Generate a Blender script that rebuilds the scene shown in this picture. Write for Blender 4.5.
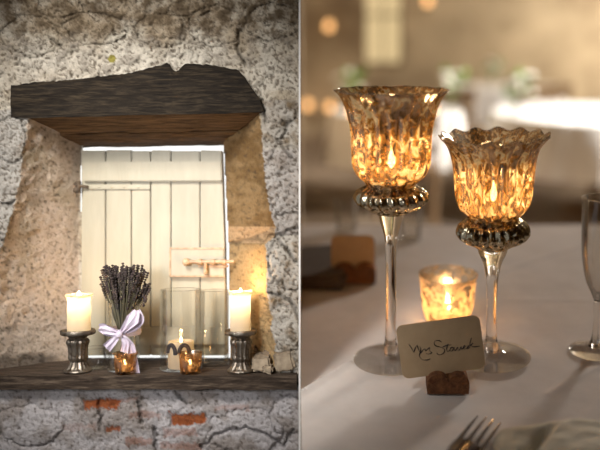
import bpy, bmesh, math, random
from mathutils import Vector, Matrix, noise
random.seed(7)
PI = math.pi
SC = bpy.context.scene
COL = SC.collection
for _o in list(bpy.data.objects): bpy.data.objects.remove(_o)

# ------------------------------------------------------------------ camera
F = 720.0                      # focal length in pixels of the 600 x 450 frame
PX, PY = 380.0, 225.0          # principal point
PITCH = math.atan(191/720.0)
CAMZ = 1.319; TABLE_Z = 0.75; H = CAMZ-TABLE_Z
camd = bpy.data.cameras.new('camera')
camd.sensor_width = 36; camd.lens = F*36/600.0
camd.shift_x = (300-PX)/600.0; camd.shift_y = 0
camd.clip_start = .01; camd.clip_end = 200
camd.dof.use_dof = True; camd.dof.focus_distance = 1.212; camd.dof.aperture_fstop = 1.25
cam = bpy.data.objects.new('camera', camd); COL.objects.link(cam)
cam.location = (0, 0, CAMZ); cam.rotation_euler = (PI/2-PITCH, 0, 0)
SC.camera = cam
# ------------------------------------------------------------------ world, lights, exposure
SC.view_settings.view_transform = 'Standard'; SC.view_settings.look = 'None'
SC.view_settings.gamma = 1; SC.view_settings.use_curve_mapping = False
SC.view_settings.exposure = 0.0
SC.cycles.use_denoising = True
SC.cycles.max_bounces = 14; SC.cycles.transparent_max_bounces = 24; SC.cycles.transmission_bounces = 12
SC.cycles.sample_clamp_indirect = 6
W = bpy.data.worlds.new('world'); SC.world = W; W.use_nodes = True
W.node_tree.nodes['Background'].inputs[0].default_value = (.95, .97, 1.0, 1)
W.node_tree.nodes['Background'].inputs[1].default_value = 0.27
Rm = Matrix.Rotation(-PITCH, 4, 'X')
LM = Matrix.Translation((0, 0, CAMZ)) @ Rm      # frame of the niche wall: x right, y into the wall, z up the wall

def area(name, loc, target, size, energy, color, spread=PI, sy=None):
    d = bpy.data.lights.new(name, 'AREA'); d.energy = energy; d.color = color; d.size = size
    if sy: d.shape = 'RECTANGLE'; d.size_y = sy
    d.spread = spread
    o = bpy.data.objects.new(name, d); COL.objects.link(o); o.location = loc
    o.rotation_euler = (Vector(target)-Vector(loc)).to_track_quat('-Z', 'Y').to_euler()
    return o
def point(name, loc, energy, color, r=.006):
    d = bpy.data.lights.new(name, 'POINT'); d.energy = energy; d.color = color; d.shadow_soft_size = r
    o = bpy.data.objects.new(name, d); COL.objects.link(o); o.location = loc
    return o
# added narrow lamps for the daylight on the niche wall; no doorway is built
area('niche_daylight', LM @ Vector((-.55, .50, .60)), LM @ Vector((-.42, 1.2, .02)), .3, 1.8, (1, .97, .93), math.radians(54))
area('niche_front_daylight', LM @ Vector((-.60, .10, .10)), LM @ Vector((-.36, 1.2, -.02)), .28, .6, (.98, .98, 1), math.radians(38))
# tall window of the dining room, behind and to the right of the table
area('dining_window_light', (2.75, 5.0, 2.75), (.15, 1.15, .75), .62, 92, (1, .93, .86))
# windows on the right wall washing the far end of the room
area('far_window_light', (4.6, 8.3, 2.3), (3.1, 9.6, 1.5), 1.3, 235, (1, .9, .76))
area('far_table_light', (3.9, 4.2, 2.9), (2.0, 5.0, .7), 1.0, 120, (1, .97, .92), math.radians(80))

# ------------------------------------------------------------------ helpers
def PL(px, py, Z):                       # niche frame: point seen at a pixel, Z metres deep
    return Vector(((px-PX)/F*Z, Z, -(py-PY)/F*Z))
_c, _s = math.cos(PITCH), math.sin(PITCH)
def ray(px, py):
    v = py-PY
    return Vector((px-PX, F*_c - v*_s, -F*_s - v*_c))
def V(px, py, D):                        # room frame: point seen at a pixel, D metres ahead
    r = ray(px, py); return Vector((0, 0, CAMZ)) + r*(D/r.y)
def T(px, py, z=TABLE_Z):                # room frame: point seen at a pixel on height z
    r = ray(px, py); return Vector((0, 0, CAMZ)) + r*((z-CAMZ)/r.z)

def obj(name, bm, mat=None, parent=None, smooth=True, mw=None):
    me = bpy.data.meshes.new(name)
    bmesh.ops.recalc_face_normals(bm, faces=bm.faces[:])
    bm.to_mesh(me); bm.free()
    o = bpy.data.objects.new(name, me); COL.objects.link(o)
    for m in (mat if isinstance(mat, (list, tuple)) else [mat]):
        if m: me.materials.append(m)
    if smooth:
        for p in me.polygons: p.use_smooth = True
        if hasattr(me, 'set_sharp_from_angle'): me.set_sharp_from_angle(angle=math.radians(38))
    if parent: o.parent = parent
    if mw is not None: o.matrix_world = mw
    return o
def tag(o, label=None, cat=None, group=None, kind=None):
    if label: o['label'] = label
    if cat: o['category'] = cat
    if group: o['group'] = group
    if kind: o['kind'] = kind
    return o
def thing(name, label, cat, mw, group=None):
    o = bpy.data.objects.new(name, None); COL.objects.link(o); o.empty_display_size = .02
    o.matrix_world = mw
    return tag(o, label, cat, group)
def kids(o): return [c for c in bpy.data.objects if c.parent == o]
def copy_tree(o, mw=None, parent=None):
    c = o.copy(); COL.objects.link(c)
    if parent: c.parent = parent
    for ch in kids(o):
        if ch is not c: copy_tree(ch, None, c)
    if mw is not None: c.matrix_world = mw
    return c
def TL(x, y, z): return Matrix.Translation((x, y, z))

def lathe(bm, prof, n=48, mod=None, c=(0, 0), caps=True, mi=0):
    """prof: list of (r, z); mod(theta, i, r, z)->(r, z)."""
    rings = []
    for i, (r, z) in enumerate(prof):
        ring = []
        if r < 1e-6:
            ring = [bm.verts.new((c[0], c[1], z))]
        else:
            for k in range(n):
                th = 2*PI*k/n
                rr, zz = mod(th, i, r, z) if mod else (r, z)
                ring.append(bm.verts.new((c[0]+rr*math.cos(th), c[1]+rr*math.sin(th), zz)))
        rings.append(ring)
    for a, b in zip(rings, rings[1:]):
        for k in range(n):
            k2 = (k+1) % n
            if len(a) == 1 and len(b) == 1: continue
            if len(a) == 1: f = bm.faces.new((a[0], b[k2], b[k]))
            elif len(b) == 1: f = bm.faces.new((a[k], a[k2], b[0]))
            else: f = bm.faces.new((a[k], a[k2], b[k2], b[k]))
            f.material_index = mi
    if caps:
        for ring in (rings[0], rings[-1]):
            if len(ring) > 2: bm.faces.new(ring).material_index = mi
    return bm
def smooth_prof(pts, sub=4):
    out = []
    n = len(pts)
    for i in range(n-1):
        p0 = pts[max(i-1, 0)]; p1 = pts[i]; p2 = pts[i+1]; p3 = pts[min(i+2, n-1)]
        for s in range(sub):
            t = s/sub; t2 = t*t; t3 = t2*t
            out.append(tuple(max(.5*((2*p1[k])+(-p0[k]+p2[k])*t+(2*p0[k]-5*p1[k]+4*p2[k]-p3[k])*t2+(-p0[k]+3*p1[k]-3*p2[k]+p3[k])*t3), 0 if k == 0 else -9) for k in (0, 1)))
    out.append(pts[-1]); return out
def box(bm, x0, x1, y0, y1, z0, z1, bev=0, mi=0):
    vs = [bm.verts.new(p) for p in ((x0,y0,z0),(x1,y0,z0),(x1,y1,z0),(x0,y1,z0),(x0,y0,z1),(x1,y0,z1),(x1,y1,z1),(x0,y1,z1))]
    fs = [bm.faces.new([vs[i] for i in q]) for q in ((0,3,2,1),(4,5,6,7),(0,1,5,4),(1,2,6,5),(2,3,7,6),(3,0,4,7))]
    for f in fs: f.material_index = mi
    if bev:
        es = list({e for f in fs for e in f.edges})
        bmesh.ops.bevel(bm, geom=es, offset=bev, segments=2, affect='EDGES')
    return bm
def tube(bm, pts, rad, n=8, mi=0, cap=True):
    pts = [Vector(p) for p in pts]
    rings = []; up = None
    for i, p in enumerate(pts):
        d = (pts[min(i+1, len(pts)-1)]-pts[max(i-1, 0)])
        if d.length < 1e-9: d = Vector((0, 0, 1))
        d.normalize()
        if up is None:
            up = Vector((0, 0, 1)) if abs(d.z) < .9 else Vector((1, 0, 0))
        a = d.cross(up).normalized(); b = a.cross(d).normalized(); up = b
        r = rad[i] if isinstance(rad, (list, tuple)) else rad
        rings.append([bm.verts.new(p+a*(r*math.cos(2*PI*k/n))+b*(r*math.sin(2*PI*k/n))) for k in range(n)])
    for A, B in zip(rings, rings[1:]):
        for k in range(n):
            bm.faces.new((A[k], A[(k+1) % n], B[(k+1) % n], B[k])).material_index = mi
    if cap:
        bm.faces.new(rings[0][::-1]).material_index = mi; bm.faces.new(rings[-1]).material_index = mi
    return bm
def blob(bm, c, r, sq=(1, 1, 1), sub=1, mi=0, rot=None, nz=0):
    m = Matrix.Translation(c) @ (rot.to_4x4() if rot else Matrix.Identity(4)) @ Matrix.Diagonal((r*sq[0], r*sq[1], r*sq[2], 1))
    res = bmesh.ops.create_icosphere(bm, subdivisions=sub, radius=1, matrix=m)
    for v in res['verts']:
        if nz: v.co += (v.co-Vector(c)).normalized()*nz*noise.noise(v.co/r*1.3)
        for f in v.link_faces: f.material_index = mi
    return bm
def fb(p, o=4): return noise.fractal(p, 1.0, 2.0, o, noise_basis='PERLIN_ORIGINAL')
def lerp(a, b, t): return a+(b-a)*t
def mixc(a, b, t): t = max(0, min(1, t)); return tuple(a[i]+(b[i]-a[i])*t for i in range(3))
def interp(x, tab):
    if x <= tab[0][0]: return tab[0][1]
    for (a, u), (b, w) in zip(tab, tab[1:]):
        if x <= b: return u+(w-u)*(x-a)/(b-a)
    return tab[-1][1]
def sstep(a, b, x):
    t = max(0, min(1, (x-a)/(b-a))); return t*t*(3-2*t)

# ------------------------------------------------------------------ materials
def newmat(name):
    m = bpy.data.materials.new(name); m.use_nodes = True
    nt = m.node_tree; b = nt.nodes['Principled BSDF']; out = nt.nodes['Material Output']
    return m, nt, b, out
def srgb(r, g, b):
    f = lambda c: (c/255/12.92 if c/255 <= .04045 else ((c/255+.055)/1.055)**2.4)
    return (f(r), f(g), f(b), 1)
def node(nt, t, **kw):
    n = nt.nodes.new(t)
    for k, v in kw.items():
        if k.startswith('_'): setattr(n, k[1:], v)
        else: n.inputs[k.replace('__', ' ')].default_value = v
    return n
def coords(nt, scale=(1, 1, 1)):
    tc = nt.nodes.new('ShaderNodeTexCoord'); mp = nt.nodes.new('ShaderNodeMapping')
    mp.inputs['Scale'].default_value = scale
    nt.links.new(tc.outputs['Object'], mp.inputs['Vector']); return mp.outputs['Vector']
def ramp(nt, fac, stops):
    r = nt.nodes.new('ShaderNodeValToRGB'); e = r.color_ramp.elements
    while len(e) < len(stops): e.new(.5)
    for el, (p, c) in zip(e, stops): el.position = p; el.color = c if len(c) == 4 else (*c, 1)
    nt.links.new(fac, r.inputs[0]); return r.outputs[0]
def simple(name, col, rough=.6, metal=0, spec=.5, nscale=0, ncol=None, bump=0, bscale=None, stretch=(1,1,1), detail=6):
    m, nt, b, out = newmat(name)
    b.inputs['Base Color'].default_value = col; b.inputs['Roughness'].default_value = rough
    b.inputs['Metallic'].default_value = metal; b.inputs['Specular IOR Level'].default_value = spec
    if nscale:
        vec = coords(nt, stretch)
        n = node(nt, 'ShaderNodeTexNoise', Scale=nscale, Detail=detail, Roughness=.6); nt.links.new(vec, n.inputs['Vector'])
        if ncol: nt.links.new(ramp(nt, n.outputs['Fac'], [(.35, col), (.65, ncol)]), b.inputs['Base Color'])
        if bump:
            n2 = n
            if bscale:
                n2 = node(nt, 'ShaderNodeTexNoise', Scale=bscale, Detail=8, Roughness=.65); nt.links.new(vec, n2.inputs['Vector'])
            bp = node(nt, 'ShaderNodeBump', Strength=1.0, Distance=bump)
            nt.links.new(n2.outputs['Fac'], bp.inputs['Height']); nt.links.new(bp.outputs[0], b.inputs['Normal'])
    return m
def emis(name, col, s):
    m, nt, b, out = newmat(name)
    b.inputs['Base Color'].default_value = (0, 0, 0, 1)
    b.inputs['Emission Color'].default_value = col; b.inputs['Emission Strength'].default_value = s
    return m
def thin_glass(name, tint=(1, 1, 1, 1), refl=.08, rough=.02, edge=.7):
    m, nt, b, out = newmat(name); nt.nodes.remove(b)
    tr = node(nt, 'ShaderNodeBsdfTransparent', Color=tint); gl = node(nt, 'ShaderNodeBsdfGlossy', Roughness=rough)
    lw = node(nt, 'ShaderNodeLayerWeight', Blend=.28); ma = node(nt, 'ShaderNodeMath', _operation='MULTIPLY_ADD')
    ma.inputs[1].default_value = edge; ma.inputs[2].default_value = refl*.5
    nt.links.new(lw.outputs['Fresnel'], ma.inputs[0])
    mx = nt.nodes.new('ShaderNodeMixShader'); nt.links.new(ma.outputs[0], mx.inputs[0])
    nt.links.new(tr.outputs[0], mx.inputs[1]); nt.links.new(gl.outputs[0], mx.inputs[2]); nt.links.new(mx.outputs[0], out.inputs[0])
    return m
def solid_glass(name, tint=(1, 1, 1, 1), ior=1.45, rough=0):
    m, nt, b, out = newmat(name)
    b.inputs['Base Color'].default_value = tint; b.inputs['Transmission Weight'].default_value = 1
    b.inputs['IOR'].default_value = ior; b.inputs['Roughness'].default_value = rough
    return m
def mercury(name, amber, silver, clear, scale, stretch, lo, hi, trans=.45, rough=.22, flake=(.03, .02, .015, 1)):
    """silvered antique glass: shiny coating with worn see-through flakes"""
    m, nt, b, out = newmat(name); nt.nodes.remove(b)
    vec = coords(nt, stretch)
    n1 = node(nt, 'ShaderNodeTexNoise', Scale=scale, Detail=3, Roughness=.55, Distortion=.6); nt.links.new(vec, n1.inputs['Vector'])
    n2 = node(nt, 'ShaderNodeTexNoise', Scale=scale*1.7, Detail=4, Roughness=.6); nt.links.new(vec, n2.inputs['Vector'])
    gl = node(nt, 'ShaderNodeBsdfGlossy', Roughness=rough)
    nt.links.new(ramp(nt, n2.outputs['Fac'], [(.38, flake), (.47, silver)]), gl.inputs['Color'])
    tl = node(nt, 'ShaderNodeBsdfTranslucent', Color=amber)
    mx = node(nt, 'ShaderNodeMixShader', Fac=trans); nt.links.new(gl.outputs[0], mx.inputs[1]); nt.links.new(tl.outputs[0], mx.inputs[2])
    tr = node(nt, 'ShaderNodeBsdfTransparent', Color=clear)
    mx2 = nt.nodes.new('ShaderNodeMixShader')
    nt.links.new(ramp(nt, n1.outputs['Fac'], [(lo, (0, 0, 0)), (hi, (1, 1, 1))]), mx2.inputs[0])
    nt.links.new(mx.outputs[0], mx2.inputs[1]); nt.links.new(tr.outputs[0], mx2.inputs[2])
    nt.links.new(mx2.outputs[0], out.inputs[0])
    bp = node(nt, 'ShaderNodeBump', Strength=.6, Distance=.001)
    nt.links.new(n2.outputs['Fac'], bp.inputs['Height']); nt.links.new(bp.outputs[0], gl.inputs['Normal'])
    return m
def goldglass(name, scale, stretch):
    m, nt, b, out = newmat(name); nt.nodes.remove(b)
    vec = coords(nt, stretch)
    n1 = node(nt, 'ShaderNodeTexNoise', Scale=scale, Detail=3, Roughness=.6, Distortion=1.2); nt.links.new(vec, n1.inputs['Vector'])
    n2 = node(nt, 'ShaderNodeTexNoise', Scale=scale*.7, Detail=5, Roughness=.65, Distortion=.8); nt.links.new(vec, n2.inputs['Vector'])
    tl = nt.nodes.new('ShaderNodeBsdfTranslucent')
    nt.links.new(ramp(nt, n1.outputs['Fac'], [(.36, (.035, .018, .008)), (.44, (.3, .12, .02)), (.55, (.6, .28, .055)), (.6, (1, .84, .5))]), tl.inputs['Color'])
    gl = node(nt, 'ShaderNodeBsdfGlossy', Roughness=.16)
    nt.links.new(ramp(nt, n2.outputs['Fac'], [(.36, (.05, .035, .025)), (.45, (.62, .52, .42)), (.62, (.78, .68, .56))]), gl.inputs['Color'])
    mx = node(nt, 'ShaderNodeMixShader', Fac=.5); nt.links.new(gl.outputs[0], mx.inputs[2]); nt.links.new(tl.outputs[0], mx.inputs[1])
    tr = node(nt, 'ShaderNodeBsdfTransparent', Color=(1, .9, .7, 1)); mx2 = nt.nodes.new('ShaderNodeMixShader')
    nt.links.new(ramp(nt, n1.outputs['Fac'], [(.40, (.14, .14, .14)), (.59, (.08, .08, .08)), (.63, (.45, .45, .45))]), mx2.inputs[0])
    nt.links.new(mx.outputs[0], mx2.inputs[1]); nt.links.new(tr.outputs[0], mx2.inputs[2]); nt.links.new(mx2.outputs[0], out.inputs[0])
    bp = node(nt, 'ShaderNodeBump', Strength=.7, Distance=.001)
    nt.links.new(n2.outputs['Fac'], bp.inputs['Height']); nt.links.new(bp.outputs[0], gl.inputs['Normal'])
    return m
def wax(name, col):
    m, nt, b, out = newmat(name); nt.nodes.remove(b)
    d = node(nt, 'ShaderNodeBsdfDiffuse', Color=col); t = node(nt, 'ShaderNodeBsdfTranslucent', Color=(1, .86, .62, 1))
    mx = node(nt, 'ShaderNodeMixShader', Fac=.7); nt.links.new(d.outputs[0], mx.inputs[1]); nt.links.new(t.outputs[0], mx.inputs[2])
    nt.links.new(mx.outputs[0], out.inputs[0]); return m

# plaster: the colour of each patch of wall is stored per vertex (limewash, earth, brick, bare stone, some painted shade and glow)
def wallmat():
    m, nt, b, out = newmat('old_limewashed_wall')
    at = nt.nodes.new('ShaderNodeAttribute'); at.attribute_name = 'patch'
    vec = coords(nt)
    n = node(nt, 'ShaderNodeTexNoise', Scale=190, Detail=8, Roughness=.78); nt.links.new(vec, n.inputs['Vector'])
    mul = node(nt, 'ShaderNodeMix', _data_type='RGBA', _blend_type='MULTIPLY'); mul.inputs[0].default_value = 1
    nt.links.new(at.outputs['Color'], mul.inputs[6])
    nt.links.new(ramp(nt, n.outputs['Fac'], [(.3, (.55, .52, .48)), (.45, (.93, .92, .91)), (.7, (1.1, 1.1, 1.1))]), mul.inputs[7])
    nt.links.new(mul.outputs[2], b.inputs['Base Color'])
    b.inputs['Roughness'].default_value = .95; b.inputs['Specular IOR Level'].default_value = .15
    bp = node(nt, 'ShaderNodeBump', Strength=.9, Distance=.006)
    nt.links.new(n.outputs['Fac'], bp.inputs['Height']); nt.links.new(bp.outputs[0], b.inputs['Normal'])
    return m
def woodmat(name, c1, c2, c3, sx=6, sc=60, bump=.002, rough=.85):
    m, nt, b, out = newmat(name)
    vec = coords(nt, (1, sx, sx))
    n = node(nt, 'ShaderNodeTexNoise', Scale=sc/sx, Detail=9, Roughness=.68, Distortion=.4); nt.links.new(vec, n.inputs['Vector'])
    nt.links.new(ramp(nt, n.outputs['Fac'], [(.3, c1), (.5, c2), (.72, c3)]), b.inputs['Base Color'])
    b.inputs['Roughness'].default_value = rough; b.inputs['Specular IOR Level'].default_value = .2
    bp = node(nt, 'ShaderNodeBump', Strength=1, Distance=bump)
    nt.links.new(n.outputs['Fac'], bp.inputs['Height']); nt.links.new(bp.outputs[0], b.inputs['Normal'])
    return m

M = {}
M['wall'] = wallmat()
M['lintel'] = woodmat('dark_lintel_oak', srgb(12, 9, 6), srgb(36, 29, 21), srgb(70, 59, 44), sx=9, sc=220, bump=.003)
M['soffit'] = woodmat('brown_lintel_oak', srgb(34, 24, 16), srgb(94, 71, 48), srgb(124, 97, 68), sx=9, sc=180)
M['sill'] = woodmat('weathered_sill_oak', srgb(24, 18, 14), srgb(66, 54, 44), srgb(118, 102, 86), sx=9, sc=200)
M['cream'] = simple('cream_paint', srgb(162, 153, 130), .45, nscale=9, ncol=srgb(174, 165, 142), bump=.0006, bscale=60, stretch=(3, 3, .6))
M['iron'] = simple('painted_iron', srgb(200, 170, 135), .5, nscale=80, ncol=srgb(165, 130, 98), bump=.0005)
M['rust'] = simple('rusty_iron', srgb(70, 58, 46), .7, metal=.3, nscale=90, ncol=srgb(120, 100, 78), bump=.0006)
M['wax'] = wax('ivory_wax', (.86, .8, .68, 1))
M['wick'] = simple('charred_wick', (.02, .015, .01, 1), .9)
M['flame'] = emis('flame', (1, .72, .32, 1), 26)
M['flame_soft'] = emis('tealight_flame', (1, .66, .28, 1), 34)
M['glass'] = thin_glass('clear_vase_glass', (.99, .992, .988, 1), .05, edge=.45)
M['stemglass'] = solid_glass('clear_solid_glass', (.97, .95, .92, 1))
M['footglass'] = thin_glass('clear_foot_glass', (.97, .96, .95, 1), .08, edge=.55)
M['thinbowl'] = thin_glass('clear_bowl_glass', (.96, .95, .93, 1), .1)
M['pewter'] = mercury('grey_mercury_glass', (.5, .42, .3, 1), (.3, .255, .205, 1), (.8, .74, .62, 1), 55, (1, 1, 1), .62, .8, .12, .45, (.14, .10, .07, 1))
M['amber'] = mercury('amber_mercury_glass', (.75, .48, .25, 1), (.5, .42, .34, 1), (.93, .82, .7, 1), 60, (1, 1, 1), .46, .58, .3, .2)
M['gobletA'] = goldglass('gold_mercury_glass', 60, (1, 1, .8))
M['gobletB'] = goldglass('gold_streaked_mercury_glass', 100, (1, 1, .45))
M['collar'] = mercury('dark_gold_mercury_glass', (.5, .33, .12, 1), (.66, .57, .4, 1), (.9, .82, .6, 1), 60, (1, 1, 1), .6, .75, .15, .12)
M['votive'] = mercury('peach_mercury_glass', (1, .66, .36, 1), (.7, .6, .5, 1), (1, .9, .75, 1), 60, (1, 1, 1), .46, .6, .65, .3)
M['ribbon'] = simple('lilac_organza', srgb(190, 176, 190), .5, nscale=70, ncol=srgb(208, 196, 208), bump=.0004)
M['lav_stem'] = simple('dried_stems', srgb(70, 66, 48), .9, nscale=60, ncol=srgb(104, 96, 72))
M['lav_head'] = simple('dried_lavender', srgb(38, 30, 28), .95, nscale=120, ncol=srgb(70, 57, 54), bump=.001)
M['stone'] = simple('rubble_stone', srgb(104, 88, 70), .95, nscale=30, ncol=srgb(172, 154, 130), bump=.004, bscale=90)
M['white_sky'] = emis('daylight_outside', (1, 1, .97, 1), 1.25)
M['cloth'] = simple('white_linen_tablecloth', srgb(214, 204, 196), .8, spec=.3, nscale=14, ncol=srgb(224, 214, 206), bump=.0004, bscale=500)
M['card'] = simple('cream_card', srgb(186, 158, 122), .8, nscale=40, ncol=srgb(194, 166, 130))
M['cardedge'] = simple('dark_ink', (.012, .01, .01, 1), .6)
M['cork'] = simple('cork', srgb(92, 56, 32), .95, nscale=120, ncol=srgb(140, 92, 56), bump=.002, bscale=220)
M['steel'] = simple('cutlery_steel', (.3, .27, .25, 1), .18, metal=1)
M['napkin'] = simple('ivory_napkin', srgb(208, 200, 180), .85, nscale=20, ncol=srgb(216, 208, 190), bump=.0004, bscale=400)
M['darkblock'] = simple('dark_brown', srgb(80, 68, 60), .85, nscale=20, ncol=srgb(92, 80, 70))
M['farwall'] = simple('dining_room_stone_wall', srgb(136, 118, 94), .95, nscale=1.3, ncol=srgb(200, 182, 152), bump=.02, bscale=9)
M['part'] = simple('partition_plaster', srgb(235, 230, 222), .9, nscale=12, ncol=srgb(245, 240, 235))
M['roomside'] = simple('brown_limewash', srgb(150, 130, 104), .95, nscale=2, ncol=srgb(170, 150, 122))
M['darkside'] = simple('dark_low_bounce', srgb(70, 56, 42), .95, nscale=2, ncol=srgb(84, 68, 52))  # kept dark so the unseen ceiling and front wall bounce less light
M['floor'] = simple('flagstone_floor', srgb(120, 104, 88), .7, nscale=2.5, ncol=srgb(148, 130, 110), bump=.003, bscale=30)
M['darkwood'] = woodmat('chair_wood', srgb(96, 76, 56), srgb(140, 114, 86), srgb(164, 138, 106), sc=30)
M['white'] = simple('white_cloth', srgb(236, 232, 226), .85, nscale=10, ncol=srgb(242, 238, 232))
M['leaf'] = simple('foliage', srgb(84, 116, 44), .7, nscale=14, ncol=srgb(132, 160, 76))
M['petal'] = simple('white_petals', srgb(240, 236, 222), .8, nscale=20, ncol=srgb(250, 246, 236))
M['curtain'] = emis('lit_window_glass', (1, .74, .38, 1), .75)

# ================================================================== LEFT: THE NICHE WALL
ZI = 1.31                                            # depth of the shutter plane
XO_L = [(113, 30), (130, 26), (170, 22), (230, 8), (290, -14), (375, -26), (500, -26)]
XO_R = [(105, 260), (130, 261), (190, 266), (217, 271), (236, 276), (244, 266), (300, 268), (340, 274), (380, 278), (500, 278)]
XI_L = [(100, 81), (250, 79), (400, 78)]
XI_R = [(100, 222), (148, 222.5), (250, 227.5), (400, 230)]
BR = [(83, 121, 399, 409, 1.0), (169, 206, 413, 424, 1.0), (105, 120, 426, 431, .9), (128, 160, 412, 418, .35), (162, 197, 428, 436, .4),
      (125, 153, 438, 445, .45), (215, 250, 405, 411, .3), (160, 200, 443, 450, .4), (105, 140, 397, 402, .3), (62, 96, 424, 430, .2)]
# loose stones standing proud of the face: centre x, y, half sizes
ST = [(288, 180, 24, 34), (292, 262, 22, 26), (246, 432, 38, 24), (8, 225, 16, 18), (14, 272, 14, 18), (284, 330, 20, 24), (30, 36, 28, 20), (96, 28, 30, 16),
      (160, 30, 26, 18), (215, 26, 26, 20), (272, 22, 28, 18), (282, 98, 22, 26), (10, 140, 16, 24), (30, 425, 34, 20), (190, 8, 20, 9), (288, 415, 18, 20), (60, 8, 22, 9)]
CR = [((200, 446), (214, 434)), ((214, 434), (246, 426)), ((246, 426), (266, 434)), ((266, 434), (284, 446)), ((284, 446), (294, 430)),
      ((176, 392), (186, 402)), ((232, 242), (262, 240)), ((262, 240), (284, 232)), ((284, 232), (302, 226)), ((276, 236), (282, 246)), ((262, 100), (266, 122)),
      ((240, 30), (236, 46)), ((236, 46), (246, 66)), ((4, 205), (22, 200)), ((240, 242), (226, 243)), ((284, 246), (296, 262)), ((268, 292), (290, 300)), ((290, 300), (300, 322)),
      ((290, 120), (280, 140)), ((278, 140), (290, 156)), ((50, 38), (60, 46)), ((100, 400), (100, 430)), ((140, 404), (142, 424)), ((154, 428), (156, 450))]
def segd(x, y, a, b):
    ax, ay = a; bx, by = b; dx, dy = bx-ax, by-ay
    t = max(0, min(1, ((x-ax)*dx+(y-ay)*dy)/(dx*dx+dy*dy))); return math.hypot(x-ax-t*dx, y-ay-t*dy)
C_WASH = srgb(208, 199, 182)[:3]; C_WASH2 = srgb(182, 167, 144)[:3]; C_EARTH = srgb(138, 120, 96)[:3]; C_DARK = srgb(66, 54, 40)[:3]
C_PINK = srgb(210, 192, 174)[:3]; C_TAN = srgb(154, 126, 88)[:3]; C_BRICK = srgb(182, 104, 62)[:3]; C_GREY = srgb(164, 162, 160)[:3]
TOPY = [(11, 86), (40, 82), (80, 79), (130, 73), (160, 65), (168, 62), (173, 70), (178, 72), (184, 64), (205, 65), (238, 70), (246, 79), (250, 86), (258, 96), (263, 108)]
BOTY = [(11, 117), (30, 119), (60, 117), (160, 114), (230, 113), (263, 112)]
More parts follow.
